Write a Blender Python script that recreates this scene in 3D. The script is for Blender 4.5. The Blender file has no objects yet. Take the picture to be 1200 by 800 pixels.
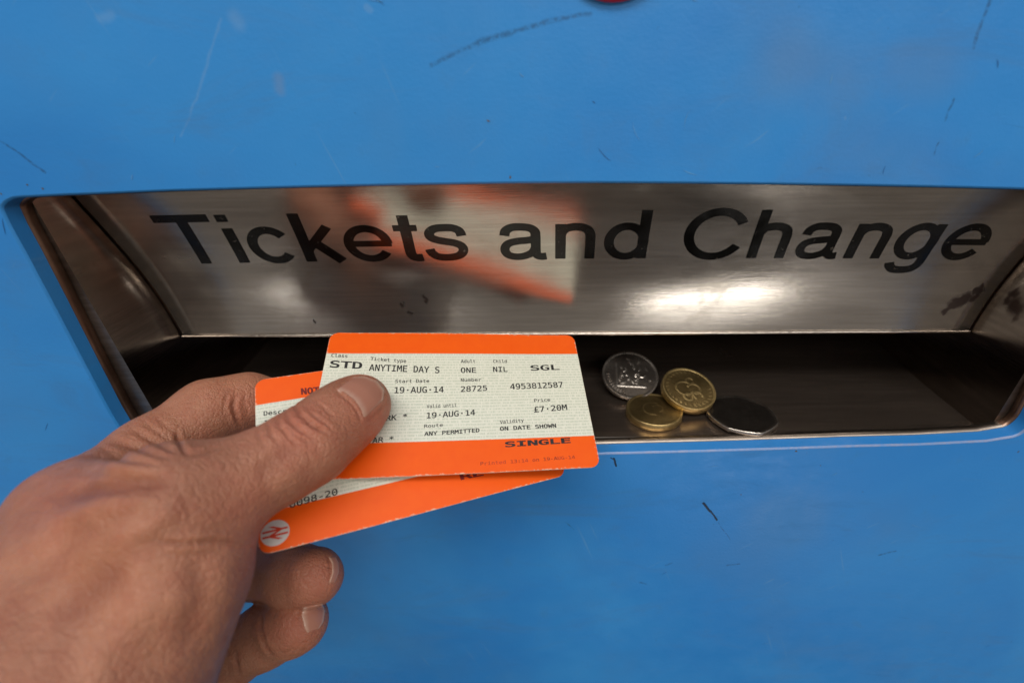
import bpy, bmesh, math, random, os
import numpy as np
from mathutils import Vector, Matrix
random.seed(7); np.random.seed(7)
sc = bpy.context.scene
COL = sc.collection

# ------------------------------------------------------------------ camera
FPX, CX, CY = 580.0, 645.0, 400.0          # focal length and optical centre, in pixels of a 1200x800 frame
cam_d = bpy.data.cameras.new('camera'); cam = bpy.data.objects.new('camera', cam_d); COL.objects.link(cam)
sc.camera = cam
cam_d.sensor_width = 36; cam_d.lens = 36*FPX/1200; cam_d.shift_x = -45/1200
cam_d.clip_start = .005; cam_d.clip_end = 50
cam_d.dof.use_dof = True; cam_d.dof.focus_distance = .168; cam_d.dof.aperture_fstop = 8.0
PITCH, ROLL = math.radians(27), math.radians(.36)
CAM = Vector((0, -.144, .95))
fw = Vector((0, math.cos(PITCH), -math.sin(PITCH))); up0 = Vector((0, math.sin(PITCH), math.cos(PITCH))); rt0 = Vector((1, 0, 0))
rt = rt0*math.cos(ROLL) + up0*math.sin(ROLL)*-1; upv = rt0*math.sin(ROLL) + up0*math.cos(ROLL)
cam.matrix_world = Matrix.Translation(CAM) @ Matrix((rt, upv, -fw)).transposed().to_4x4()

# ------------------------------------------------------------------ light
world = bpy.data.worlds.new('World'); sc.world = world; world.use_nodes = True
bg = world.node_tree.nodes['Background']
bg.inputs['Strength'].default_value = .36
_t = world.node_tree; _N = _t.nodes.new                     # a dim station hall, floor to ceiling; tones shaped for the flap's reflections
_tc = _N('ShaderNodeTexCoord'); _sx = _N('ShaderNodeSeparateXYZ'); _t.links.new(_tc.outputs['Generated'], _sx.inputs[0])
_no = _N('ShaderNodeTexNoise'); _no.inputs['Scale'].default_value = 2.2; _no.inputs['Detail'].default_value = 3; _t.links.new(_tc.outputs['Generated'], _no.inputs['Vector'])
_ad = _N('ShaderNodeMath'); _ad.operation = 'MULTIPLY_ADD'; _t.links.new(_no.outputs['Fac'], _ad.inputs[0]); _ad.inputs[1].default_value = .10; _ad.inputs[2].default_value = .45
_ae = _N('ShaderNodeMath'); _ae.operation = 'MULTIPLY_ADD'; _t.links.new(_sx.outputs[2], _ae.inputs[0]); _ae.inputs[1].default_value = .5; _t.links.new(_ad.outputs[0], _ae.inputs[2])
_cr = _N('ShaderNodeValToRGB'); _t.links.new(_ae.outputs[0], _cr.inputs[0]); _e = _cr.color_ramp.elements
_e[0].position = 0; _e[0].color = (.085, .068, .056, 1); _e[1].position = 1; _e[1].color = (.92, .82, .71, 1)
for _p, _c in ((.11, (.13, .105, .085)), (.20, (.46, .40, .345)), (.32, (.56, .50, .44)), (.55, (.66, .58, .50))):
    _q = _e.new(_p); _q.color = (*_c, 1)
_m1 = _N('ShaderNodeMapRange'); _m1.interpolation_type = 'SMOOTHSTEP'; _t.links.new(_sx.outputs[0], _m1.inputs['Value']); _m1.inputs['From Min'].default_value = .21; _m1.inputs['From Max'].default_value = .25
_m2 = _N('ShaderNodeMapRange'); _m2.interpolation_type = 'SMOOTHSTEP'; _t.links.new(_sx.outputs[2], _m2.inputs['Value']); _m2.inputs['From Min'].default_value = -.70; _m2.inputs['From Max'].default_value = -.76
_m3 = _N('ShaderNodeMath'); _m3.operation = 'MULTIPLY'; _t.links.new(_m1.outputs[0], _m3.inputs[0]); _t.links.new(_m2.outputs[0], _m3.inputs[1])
_mx = _N('ShaderNodeMix'); _mx.data_type = 'RGBA'; _t.links.new(_m3.outputs[0], _mx.inputs[0]); _t.links.new(_cr.outputs[0], _mx.inputs[6]); _mx.inputs[7].default_value = (.035, .030, .028, 1)  # dark zone low on the right, added to darken the flap's reflection
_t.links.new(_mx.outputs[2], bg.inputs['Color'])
sc.view_settings.view_transform = 'Standard'; sc.view_settings.look = 'None'
sc.view_settings.exposure = 0; sc.view_settings.gamma = 1
def area(name, loc, target, sx, sy, power, color, spread=180):
    l = bpy.data.lights.new(name, 'AREA'); l.shape = 'RECTANGLE'; l.size = sx; l.size_y = sy
    l.energy = power; l.color = color; l.spread = math.radians(spread)
    o = bpy.data.objects.new(name, l); COL.objects.link(o); o.location = loc
    d = Vector(target) - Vector(loc); o.rotation_euler = d.to_track_quat('-Z', 'Y').to_euler()
    return o
area('ceiling_light', (-.15, -.85, 2.3), (0, 0, .85), 1.7, .45, 21, (1, .95, .88))
area('ceiling_light', (.9, -2.2, 2.2), (0, 0, .85), 1.9, .6, 21, (1, .95, .88))
area('added_bar_light', (-.47, -.80, .21), (0, .03, .86), .34, .07, .42, (1, .96, .9))  # added unseen lamp, put in for the left bright bar on the flap
area('added_bar_light', (.41, -.80, .21), (0, .03, .86), .32, .07, .62, (1, .95, .88))  # its added partner for the right bright bar

# ------------------------------------------------------------------ pixel -> place helpers
def ray(px, py):
    return fw + rt*((px-CX)/FPX) - upv*((py-CY)/FPX)
def at(px, py, Z):                          # Z in mm along the view axis
    return CAM + ray(px, py)*(Z*.001)
def on_y(px, py, y):
    r = ray(px, py); return CAM + r*((y-CAM.y)/r.y)
def on_z(px, py, z):
    r = ray(px, py); return CAM + r*((z-CAM.z)/r.z)
def camv(p):                                # camera-space mm (X right, Y down, Z forward) -> world
    return CAM + (rt*p[0] - upv*p[1] + fw*p[2])*.001

# ------------------------------------------------------------------ materials
class NT:
    def __init__(s, name):
        s.m = bpy.data.materials.new(name); s.m.use_nodes = True
        s.t = s.m.node_tree; s.b = s.t.nodes['Principled BSDF']; s.out = s.t.nodes['Material Output']
    def n(s, typ, **kw):
        nd = s.t.nodes.new(typ)
        for k, v in kw.items(): setattr(nd, k, v)
        return nd
    def l(s, a, b): s.t.links.new(a, b)
    def put(s, sock, v):
        if hasattr(v, 'is_output'): s.l(v, sock)
        elif v is not None: sock.default_value = v
    def math(s, op, a, b=None, c=None, clamp=False):
        nd = s.n('ShaderNodeMath', operation=op); nd.use_clamp = clamp
        s.put(nd.inputs[0], a)
        if b is not None: s.put(nd.inputs[1], b)
        if c is not None: s.put(nd.inputs[2], c)
        return nd.outputs[0]
    def vmath(s, op, a, b=None):
        nd = s.n('ShaderNodeVectorMath', operation=op); s.put(nd.inputs[0], a)
        if b is not None: s.put(nd.inputs[1], b)
        return nd.outputs['Value'] if op in ('DOT_PRODUCT', 'LENGTH', 'DISTANCE') else nd.outputs[0]
    def scale(s, vec, sc3):
        return s.vmath('MULTIPLY', vec, sc3)
    def noise(s, vec, scale, detail=4, rough=.55, dist=0):
        nd = s.n('ShaderNodeTexNoise'); s.put(nd.inputs['Vector'], vec); nd.inputs['Scale'].default_value = scale
        nd.inputs['Detail'].default_value = detail; nd.inputs['Roughness'].default_value = rough; nd.inputs['Distortion'].default_value = dist
        return nd.outputs['Fac']
    def ramp(s, fac, a, b, lo=0., hi=1.):
        nd = s.n('ShaderNodeMapRange'); nd.interpolation_type = 'SMOOTHSTEP'; s.put(nd.inputs['Value'], fac)
        nd.inputs['From Min'].default_value = a; nd.inputs['From Max'].default_value = b
        nd.inputs['To Min'].default_value = lo; nd.inputs['To Max'].default_value = hi
        return nd.outputs['Result']
    def mix(s, fac, a, b):
        nd = s.n('ShaderNodeMix', data_type='RGBA'); s.put(nd.inputs[0], fac)
        for i, v in ((6, a), (7, b)):
            if isinstance(v, tuple) and len(v) == 3: v = v + (1,)
            s.put(nd.inputs[i], v)
        return nd.outputs[2]
    def bump(s, h, strength=.3, dist=.001, normal=None):
        nd = s.n('ShaderNodeBump'); s.put(nd.inputs['Height'], h); nd.inputs['Strength'].default_value = strength
        nd.inputs['Distance'].default_value = dist
        if normal is not None: s.l(normal, nd.inputs['Normal'])
        return nd.outputs[0]
    def pos(s): return s.n('ShaderNodeNewGeometry').outputs['Position']
    def seg(s, vec, a, b, w, soft=.6):
        """mask = 1 on the segment a-b (world coordinates), fading at distance w"""
        a = Vector(a); b = Vector(b); ab = b-a
        pa = s.vmath('SUBTRACT', vec, tuple(a))
        h = s.math('DIVIDE', s.vmath('DOT_PRODUCT', pa, tuple(ab)), ab.dot(ab), clamp=True)
        sc_ = s.n('ShaderNodeVectorMath', operation='SCALE'); sc_.inputs[0].default_value = tuple(ab); s.l(h, sc_.inputs['Scale'])
        d = s.vmath('DISTANCE', pa, sc_.outputs[0])
        return s.ramp(d, w*(1-soft), w, 1, 0)
    def maxi(s, items):
        r = items[0]
        for i in items[1:]: r = s.math('MAXIMUM', r, i)
        return r
    def set(s, **kw):
        for k, v in kw.items():
            k = k.replace('_', ' ')
            if isinstance(v, tuple) and len(v) == 3: v = v + (1,)
            s.put(s.b.inputs[k], v)
        return s.m

# blue paint with scuffs
def mat_blue():
    t = NT('blue_paint'); P = t.pos()
    wob = t.n('ShaderNodeTexNoise'); t.put(wob.inputs['Vector'], P); wob.inputs['Scale'].default_value = 220; wob.inputs['Detail'].default_value = 3
    off = t.n('ShaderNodeVectorMath', operation='MULTIPLY_ADD'); t.l(wob.outputs['Color'], off.inputs[0])
    off.inputs[1].default_value = (.0014,)*3; t.l(P, off.inputs[2]); Pw = t.vmath('SUBTRACT', off.outputs[0], (.0007,)*3)
    S = lambda x0, y0, x1, y1, w, soft=.6: t.seg(Pw, on_y(x0, y0, 0), on_y(x1, y1, 0), w*.001, soft)
    breakup = t.ramp(t.noise(P, 700, 3, .7), .40, .58)
    faint = t.maxi([S(505, 76, 560, 50, .8, .9), S(560, 50, 600, 38, 1.1, .9), S(600, 38, 645, 25, .9, .9), S(645, 25, 692, 16, .8, .9),
                    S(0, 166, 26, 182, .45), S(26, 182, 52, 202, .55), S(1162, -6, 1140, 57, .6), S(1118, 116, 1108, 142, .45),
                    S(1100, 168, 1094, 182, .4), S(750, 682, 757, 684, .5), S(663, 611, 672, 620, .35), S(780, 662, 787, 659, .5),
                    S(852, 662, 866, 660, .6), S(1030, 650, 1050, 645, .6), S(840, 610, 856, 632, .22)])
    strong = t.maxi([S(824, 589, 833, 599, .62, .4), S(833, 599, 840, 609, .5, .4), S(719, 537, 722, 546, .42, .4), S(716, 536, 719, 539, .3)])
    light = t.maxi([S(259, 22, 247, 60, .5, .95), S(247, 60, 232, 112, .6, .95), S(232, 112, 212, 160, .5, .95), S(430, 8, 434, 12, 1.2),
                    S(118, 22, 130, 18, 1.8, .95), S(990, 138, 990, 139, .5), S(275, 20, 280, 28, 2.6, .95)])
    yel = t.maxi([S(326, 92, 328, 105, 2.2, .95)])
    big = t.noise(P, 6, 4, .6, .6); big2 = t.noise(P, 16, 3, .6); fine = t.noise(P, 90, 5, .65)
    c = t.mix(t.ramp(big, .32, .7), (.022, .218, .63), (.036, .272, .69))
    c = t.mix(t.math('MULTIPLY', t.ramp(big2, .48, .75), .30), c, (.072, .20, .43))
    pale = t.maxi([S(930, 75, 990, 95, 16, 1), S(1060, 80, 1100, 90, 12, 1), S(985, 190, 1060, 200, 20, 1)])
    c = t.mix(t.math('MULTIPLY', pale, t.ramp(big2, .3, .7, .12, .42)), c, (.11, .215, .42))
    c = t.mix(t.math('MULTIPLY', t.ramp(fine, .56, .75), .22), c, (.05, .19, .40))
    specks = t.ramp(t.noise(P, 420, 2, .4), .74, .80)
    c = t.mix(t.math('MULTIPLY', specks, .35), c, (.02, .07, .16))
    c = t.mix(t.math('MULTIPLY', light, .15), c, (.30, .44, .60))
    c = t.mix(t.math('MULTIPLY', yel, .2), c, (.28, .26, .24))
    c = t.mix(t.math('MULTIPLY', faint, t.math('MULTIPLY_ADD', breakup, .38, .14)), c, (.012, .035, .085))
    c = t.mix(t.math('MULTIPLY', strong, .93), c, (.004, .008, .014))
    # hairline scratches in three directions, and grime gathered round the opening
    for ax, (sx_, sz_), th in ((0, (900, 26), .715), (1, (40, 1000), .73), (2, (700, 90), .72)):
        rt_ = t.n('ShaderNodeVectorRotate', rotation_type='Y_AXIS'); t.l(P, rt_.inputs['Vector']); rt_.inputs['Angle'].default_value = (.35, -.2, -.9)[ax]
        hs = t.noise(t.scale(rt_.outputs[0], (sx_, 1, sz_)), .7, 2, .5)
        c = t.mix(t.math('MULTIPLY', t.math('MULTIPLY', t.ramp(hs, th-.03, th+.03), t.ramp(big2, .42, .6)), .30), c, (.14, .33, .58) if ax != 1 else (.015, .10, .26))
    smear = t.noise(t.scale(P, (1, 1, 3.5)), 14, 5, .7, 1.2)
    c = t.mix(t.math('MULTIPLY', t.ramp(smear, .50, .78), .26), c, (.055, .135, .27))
    hgt = t.math('ADD', t.math('MULTIPLY', t.noise(P, 900, 2), .5), t.noise(P, 60, 3))
    hgt = t.math('SUBTRACT', hgt, t.math('MULTIPLY', strong, .8))
    return t.set(Base_Color=c, Roughness=t.math('ADD', t.ramp(fine, .3, .7, .33, .46), t.math('MULTIPLY', t.ramp(smear, .45, .75), .16)), Specular_IOR_Level=.45, Normal=t.bump(hgt, .16, .0006))
def mat_edge():
    t = NT('worn_blue_edge'); P = t.pos()
    wear = t.ramp(t.noise(P, 210, 5, .8), .28, .62, .25, 1)
    sx = t.n('ShaderNodeSeparateXYZ'); t.l(P, sx.inputs[0])
    low = t.math('LESS_THAN', sx.outputs[2], .840)
    wear = t.math('MULTIPLY', wear, low)
    c = t.mix(t.math('MULTIPLY', wear, .5), (.026, .225, .60), (.34, .27, .27))
    return t.set(Base_Color=c, Roughness=.42, Metallic=t.math('MULTIPLY', wear, .2), Normal=t.bump(t.noise(P, 500, 3), .2, .0004))
# steel
def mat_steel(name, col, rough, grain=(2, 90, 90), spots=False, metal=1.0, rv=.08, bump=.10, streak=.78):
    t = NT(name); P = t.pos(); G = t.scale(P, grain)
    g = t.noise(G, 14, 5, .7); g2 = t.noise(G, 60, 3, .7); pt = t.noise(P, 28, 5, .65, .8); sm = t.noise(t.scale(P, (1, 3, 3)), 11, 4, .6, .5)
    c = t.mix(t.ramp(g, .35, .68), tuple(x*streak for x in col), tuple(min(1, x*1.08) for x in col))
    c = t.mix(t.math('MULTIPLY', t.ramp(pt, .52, .72), .45), c, tuple(x*.62 for x in (col[0]*1.05, col[1], col[2]*.9)))
    vor = t.n('ShaderNodeTexVoronoi', feature='DISTANCE_TO_EDGE'); t.l(t.scale(P, (60, 60, 9)), vor.inputs['Vector']); vor.inputs['Scale'].default_value = 1.1
    scr = t.n('ShaderNodeTexNoise'); t.l(t.scale(P, (800, 120, 70)), scr.inputs['Vector']); scr.inputs['Scale'].default_value = .35
    r = t.math('ADD', t.ramp(sm, .3, .7, rough-rv*.5, rough+rv), t.math('MULTIPLY', t.ramp(pt, .5, .8), rv))
    if spots:
        wob = t.n('ShaderNodeTexNoise'); t.put(wob.inputs['Vector'], P); wob.inputs['Scale'].default_value = 260
        off = t.n('ShaderNodeVectorMath', operation='MULTIPLY_ADD'); t.l(wob.outputs['Color'], off.inputs[0])
        off.inputs[1].default_value = (.006,)*3; t.l(P, off.inputs[2]); Pw = t.vmath('SUBTRACT', off.outputs[0], (.003,)*3)
        sp = t.maxi([t.seg(Pw, a, b, w*.001, .5) for a, b, w in spots])
        c = t.mix(t.math('MULTIPLY', sp, .88), c, (.035, .014, .012))
        r = t.math('MAXIMUM', r, t.math('MULTIPLY', sp, .6))
    h = t.math('ADD', t.math('MULTIPLY', g2, .5), t.math('MULTIPLY', pt, .6))
    h = t.math('ADD', h, t.math('MULTIPLY', t.noise(P, 16, 2, .5), 4.0))
    return t.set(Base_Color=c, Metallic=metal, Roughness=r, Normal=t.bump(h, bump, .0006))
def simple(name, col, rough=.5, metal=0, bumpscale=300, bs=.15, var=.15):
    t = NT(name); P = t.pos(); n = t.noise(P, bumpscale*.3, 4)
    c = t.mix(t.ramp(n, .3, .7), tuple(x*(1-var) for x in col), tuple(min(1, x*(1+var)) for x in col))
    return t.set(Base_Color=c, Roughness=rough, Metallic=metal, Normal=t.bump(t.noise(P, bumpscale, 3), bs, .0005))
M = {}
M['blue'] = mat_blue(); M['edge'] = mat_edge()
_t2 = NT('black_print'); _P = _t2.pos(); _n = _t2.noise(_P, 420, 5, .75)
M['black_print'] = _t2.set(Base_Color=_t2.mix(_t2.ramp(_n, .64, .70), (.003, .0028, .0025), (.16, .14, .12)), Roughness=_t2.ramp(_t2.noise(_P, 60, 4), .35, .7, .13, .32), Specular_IOR_Level=.4)
M['dark_gap'] = simple('dark_gap', (.012, .011, .010), .6)

# ------------------------------------------------------------------ mesh helpers
def link(name, me, parent=None, mats=(), smooth=False):
    o = bpy.data.objects.new(name, me); COL.objects.link(o)
    for m in mats: me.materials.append(m)
    if smooth:
        me.polygons.foreach_set('use_smooth', [True]*len(me.polygons))
    if parent is not None: o.parent = parent
    return o
def mesh(name, vs, fs, parent=None, mats=(), smooth=False, fmat=None):
    me = bpy.data.meshes.new(name); me.from_pydata([tuple(v) for v in vs], [], [tuple(f) for f in fs]); me.validate(); me.update()
    o = link(name, me, parent, mats, smooth)
    if fmat is not None and len(fmat) == len(me.polygons): me.polygons.foreach_set('material_index', fmat)
    return o
def thing(name, label, cat, loc, group=None):
    o = bpy.data.objects.new(name, None); COL.objects.link(o); o.location = loc; o['label'] = label; o['category'] = cat
    o.empty_display_size = .02
    if group: o['group'] = group
    bpy.context.view_layer.update()
    return o
def adopt(child, root):
    child.parent = root; child.matrix_parent_inverse = Matrix.Translation(root.location).inverted()
    return child
FONTDIR = os.path.join(bpy.utils.resource_path('LOCAL'), 'datafiles', 'fonts')
def get_font(fn):
    try: return bpy.data.fonts.load(os.path.join(FONTDIR, fn))
    except Exception: return None
F_SANS, F_MONO = get_font('Inter.woff2'), get_font('DejaVuSansMono.woff2')
def glyphs(text, font, size=1.0, bold=0.0, space=1.0, res=4):
    """2D triangulated outline of a text: verts [(x, y)], faces"""
    cu = bpy.data.curves.new('t', 'FONT'); cu.body = text; cu.size = size; cu.offset = bold; cu.space_character = space
    cu.resolution_u = res; cu.fill_mode = 'BOTH'
    if font: cu.font = font
    o = bpy.data.objects.new('t', cu); COL.objects.link(o)
    dg = bpy.context.evaluated_depsgraph_get(); me = bpy.data.meshes.new_from_object(o.evaluated_get(dg))
    vs = [(v.co.x, v.co.y) for v in me.vertices]; fs = [tuple(p.vertices) for p in me.polygons]
    bpy.data.objects.remove(o); bpy.data.meshes.remove(me); bpy.data.curves.remove(cu)
    return vs, fs

# ================================================================== TICKET MACHINE
machine = thing('ticket_machine', 'blue painted metal ticket machine front around the steel ticket chute', 'ticket machine', (0, 0, 0))
FZ = CAM.z - .1185                          # level of the chute floor near the lip
YB = .091                                   # back of the floor behind the panel

# outline of the opening, followed around on the panel
px_out = [(3,247),(4.5,240),(11,235),(24,232),(75,229.5),(140,227),(200,224.5),(300,221.5),(400,219),(500,217),(600,215.5),(700,215),(800,215.5),
          (900,216.5),(1000,218),(1100,220),(1200,222.5),(1290,226),(1322,228.5),(1334,233),(1337,241),(1334,251),
          (1300,318),(1250,415),(1222,472),(1210,494),(1201,504),(1188,511),(1157,516),(1080,520),(1000,522),(930,524.5),(820,528),(704,531),(600,533),
          (450,534),(300,533.5),(200,530),(172,527),(156,519),(143,507),(129,484),(100,430),(60,354),(30,298),(12,266)]
def smooth_loop(pts, n=3):
    out = []; N = len(pts)
    for i in range(N):
        p0, p1, p2, p3 = (np.array(pts[(i+k) % N], float) for k in (-1, 0, 1, 2))
        if np.linalg.norm(p2-p1) < 20:
            for k in range(n):
                t = k/n; out.append(tuple(.5*(2*p1+(p2-p0)*t+(2*p0-5*p1+4*p2-p3)*t*t+(3*p1-p0-3*p2+p3)*t**3)))
        else: out.append(tuple(p1))
    return out
ring0 = [on_y(x, y, 0) for x, y in smooth_loop(px_out)]
NR = len(ring0); cen = sum(ring0, Vector())/NR
def inset(ring, d):
    out = []
    for i in range(NR):
        a = ring[i-1]; b = ring[(i+1) % NR]; t = (b-a).normalized(); n = Vector((-t.z, 0, t.x))
        if n.dot(cen-ring[i]) < 0: n = -n
        out.append(ring[i]+n*d)
    return out
def level(ring, y): return [Vector((p.x, y, p.z)) for p in ring]
def strip(name, rings, parent, mats, smooth=True):
    vs = [p for r in rings for p in r]; fs = []
    for k in range(len(rings)-1):
        for i in range(NR):
            j = (i+1) % NR; fs.append((k*NR+i, k*NR+j, (k+1)*NR+j, (k+1)*NR+i))
    return mesh(name, vs, fs, parent, mats, smooth)
# panel face: rectangle with the opening
bm = bmesh.new()
outer = inset(ring0, -.0007)
fr = [Vector((-.55, 0, .45)), Vector((.6, 0, .45)), Vector((.6, 0, 1.55)), Vector((-.55, 0, 1.55))]
ve = [bm.verts.new(p) for p in fr]; vh = [bm.verts.new((p.x, 0, p.z)) for p in outer]
ed = [bm.edges.new((ve[i], ve[(i+1) % 4])) for i in range(4)] + [bm.edges.new((vh[i], vh[(i+1) % NR])) for i in range(NR)]
bmesh.ops.triangle_fill(bm, use_beauty=True, use_dissolve=False, edges=ed)
bmesh.ops.recalc_face_normals(bm, faces=bm.faces)
me = bpy.data.meshes.new('front_panel'); bm.to_mesh(me); bm.free()
panel = link('front_panel', me, machine, [M['blue']])
strip('opening_edge', [level(outer, 0), level(inset(ring0, -.00035), .00012), level(ring0, .0006)], machine, [M['edge']])
RD = .0050
strip('opening_return', [level(ring0, .0006), level(inset(ring0, .0002), RD)], machine, [M['blue']])

# small scuffs on the paint, thickest around the opening
M['scuff_dark'] = simple('dark_scuff', (.014, .13, .38), .6); M['scuff_pale'] = simple('pale_scuff', (.085, .30, .62), .6); M['chip'] = simple('bare_metal_chip', (.10, .09, .09), .5)
rq = np.random.RandomState(5)
for nm, mk, cnt in (('dark_scuffs', 'scuff_dark', 12), ('pale_scuffs', 'scuff_pale', 26), ('paint_chips', 'chip', 12)):
    V, F = [], []
    for q in range(cnt):
        if q % 2 == 0 or nm == 'paint_chips':
            k = rq.randint(NR); b0 = outer[k]; dr = (b0-cen).normalized(); c0 = b0+dr*abs(rq.normal(0, .010))+dr*.0006
        else: c0 = on_y(rq.uniform(0, 1200), rq.choice([rq.uniform(0, 200), rq.uniform(560, 800)]), 0)
        L = rq.uniform(.0003, .0028) if nm != 'paint_chips' else rq.uniform(.0002, .0006); w = rq.uniform(.00006, .00016) if nm != 'paint_chips' else rq.uniform(.0002, .0004); a = rq.uniform(0, math.pi)
        ax_ = Vector((math.cos(a), 0, math.sin(a))); nx_ = Vector((-ax_.z, 0, ax_.x)); n0 = len(V); bend = rq.normal(0, L*.15)
        side_a, side_b = [], []
        for t_ in np.linspace(-1, 1, 5):
            m_ = c0+ax_*L*t_+nx_*bend*t_*t_; ww = w*(1-t_*t_)+.00001; side_a.append(m_+nx_*ww*rq.uniform(.6, 1.2)); side_b.append(m_-nx_*ww*rq.uniform(.6, 1.2))
        for p_ in side_a+side_b[::-1]: V.append((p_.x, -.00006-.000002*q, p_.z))
        for e_ in range(4): F.append((n0+e_, n0+e_+1, n0+8-e_, n0+9-e_))
    so_ = mesh(nm, V, F, machine, [M[mk]]); so_['kind'] = 'stuff'

# back flap: concave brushed steel sheet, profile in (y, z)
def beta(h):                                # lean of the sheet against height above the floor (m), radians; + leans away going up
    return math.radians(np.interp(h, [0, .006, .012, .017, .024, .034, .050, .10], [-1, -4, -6.5, -9, -13, -17.5, -20.5, -21.5]))
prof = [(.036, CAM.z-.0885)]; NP = 90; dh = .080/NP
for i in range(NP):
    h = i*dh; y, z = prof[-1]; prof.append((y+math.tan(beta(h+dh/2))*dh, z+dh))
arc = [0.]
for a, b in zip(prof, prof[1:]): arc.append(arc[-1]+math.hypot(b[0]-a[0], b[1]-a[1]))
def hit_prof(px, py):
    """where the pixel's ray meets the flap: (x, arc length, point)"""
    r = ray(px, py); prev = None
    for i, (y, z) in enumerate(prof):
        t = (y-CAM.y)/r.y; d = (CAM.z + r.z*t) - z
        if prev is not None and prev*d <= 0:
            f = prev/(prev-d); s = arc[i-1]+f*(arc[i]-arc[i-1]); y2 = prof[i-1][0]+f*(y-prof[i-1][0])
            t = (y2-CAM.y)/r.y; p = CAM + r*t
            return p.x, s, p
        prev = d
    y, z = prof[0] if d > 0 else prof[-1]
    t = (y-CAM.y)/r.y; p = CAM+r*t; return p.x, (0 if d > 0 else arc[-1]), p
def prof_at(s, off=0.):
    s = min(max(s, 0), arc[-1]); i = int(np.searchsorted(arc, s, 'right'))-1; i = min(max(i, 0), NP-1)
    f = (s-arc[i])/(arc[i+1]-arc[i]); y = prof[i][0]+f*(prof[i+1][0]-prof[i][0]); z = prof[i][1]+f*(prof[i+1][1]-prof[i][1])
    ty, tz = prof[i+1][0]-prof[i][0], prof[i+1][1]-prof[i][1]; L = math.hypot(ty, tz)
    return y-tz/L*off, z+ty/L*off            # offset towards the customer
# side walls: planes through the two seam lines
gl0 = hit_prof(210, 389)[2]; gl1 = hit_prof(88, 245)[2]; gr0 = hit_prof(1137, 388)[2]; gr1 = hit_prof(1187, 328)[2]
def xl(z):
    return gl0.x - (z-gl0.z)*.11
def xr(z):
    return gr0.x + (z-gr0.z)*.11
print('seams', gl0, gl1, gr0, gr1)
def P_(px, py): return hit_prof(px, py)[2]
spots = [(P_(1118, 356), P_(1130, 350), 3.6), (P_(1108, 364), P_(1116, 360), 1.8), (P_(1141, 350), P_(1147, 340), 2.2), (P_(1146, 338), P_(1150, 334), 1.6),
         (P_(471, 356), P_(472, 357), 1.6), (P_(497, 348), P_(499, 352), 1.7), (P_(479, 366), P_(479, 368), 1.0), (P_(368, 376), P_(369, 376), .9)]
M['flap'] = mat_steel('brushed_steel_flap', (.51, .475, .435), .165, (2, 60, 60), spots=spots, metal=.90, rv=.08, bump=.055, streak=.9)
M['wall'] = mat_steel('polished_steel_wall', (.56, .50, .45), .10, (30, 2, 30), rv=.05)
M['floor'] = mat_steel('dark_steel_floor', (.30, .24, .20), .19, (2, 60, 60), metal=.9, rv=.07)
M['liner'] = mat_steel('worn_steel_edge', (.36, .31, .27), .36, (4, 40, 40), spots=[(on_z(x, 513, FZ), on_z(x+dx, 514.5, FZ), w) for x, dx, w in
              ((735, 3, .6), (765, 5, .8), (838, 2, .5), (869, 6, .9), (905, 4, .6), (960, 9, .7), (1010, 3, .5), (1055, 12, .8), (1100, 20, .9), (1140, 14, 1.0))], rv=.1)
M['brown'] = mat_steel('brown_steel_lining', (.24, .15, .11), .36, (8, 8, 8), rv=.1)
rows = []
gap = .0009
NX = 40
vs, fs = [], []
for i, (y, z) in enumerate(prof):
    a, b = xl(z)+gap, xr(z)-gap
    for k in range(NX+1): vs.append((a+(b-a)*k/NX, y, z))
for i in range(NP):
    for k in range(NX):
        q = i*(NX+1)+k; fs.append((q, q+1, q+NX+2, q+NX+1))
flap = mesh('chute_flap', vs, fs, machine, [M['flap']], True)
so = flap.modifiers.new('thickness', 'SOLIDIFY'); so.thickness = .0013; so.offset = -1
# rolled bright hem along the flap's foot
hem_v, hem_f = [], []
hy, hz = prof_at(.0004, .0004)
for k in range(2):
    x = (xl(hz)+gap, xr(hz)-gap)[k]
    for a in range(8): hem_v.append((x, hy+.0006*math.cos(a*math.pi/4), hz+.0006*math.sin(a*math.pi/4)))
for a in range(8): hem_f.append((a, (a+1) % 8, 8+(a+1) % 8, 8+a))
mesh('flap_hem', hem_v, hem_f, machine, [M['wall']], True)
# side walls
for side, fx in (('side_wall', xl), ('side_wall', xr)):
    z0, z1 = FZ-.004, prof[-1][1]+.02
    zs = [z0, gl0.z-.002, z1]
    xe = (min if fx is xl else max)(p.x for p in ring0)
    zf = [FZ-.004+k*(z1-FZ+.004)/10 for k in range(11)]; xo = xe-.004 if fx is xl else xe+.004
    mesh('side_flange', [(x, RD+.0034, z) for z in zf for x in (fx(z), xo)], [(2*k, 2*k+1, 2*k+3, 2*k+2) for k in range(10)], machine, [M['liner']])
    mesh(side, [(fx(z), y, z) for z in zs for y in (RD+.0034, YB+.03)], [(0, 1, 3, 2), (2, 3, 5, 4)], machine, [M['wall']])
# floor: flat near the lip, curving up towards the back
def floor_z(y):
    t = max(0, (y-.030)/.062); return FZ + .0035*t*t
def floor_s(y): return 2*.0035*max(0, (y-.030)/.062)/.062
vs, fs = [], []; FY = np.linspace(.0080, YB+.010, 40)
for y in FY: vs += [(xl(FZ)-.004, y, floor_z(y)), (xr(FZ)+.004, y, floor_z(y))]
for i in range(len(FY)-1): fs.append((2*i, 2*i+1, 2*i+3, 2*i+2))
mesh('chute_floor', vs, fs, machine, [M['floor']], True)
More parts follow.
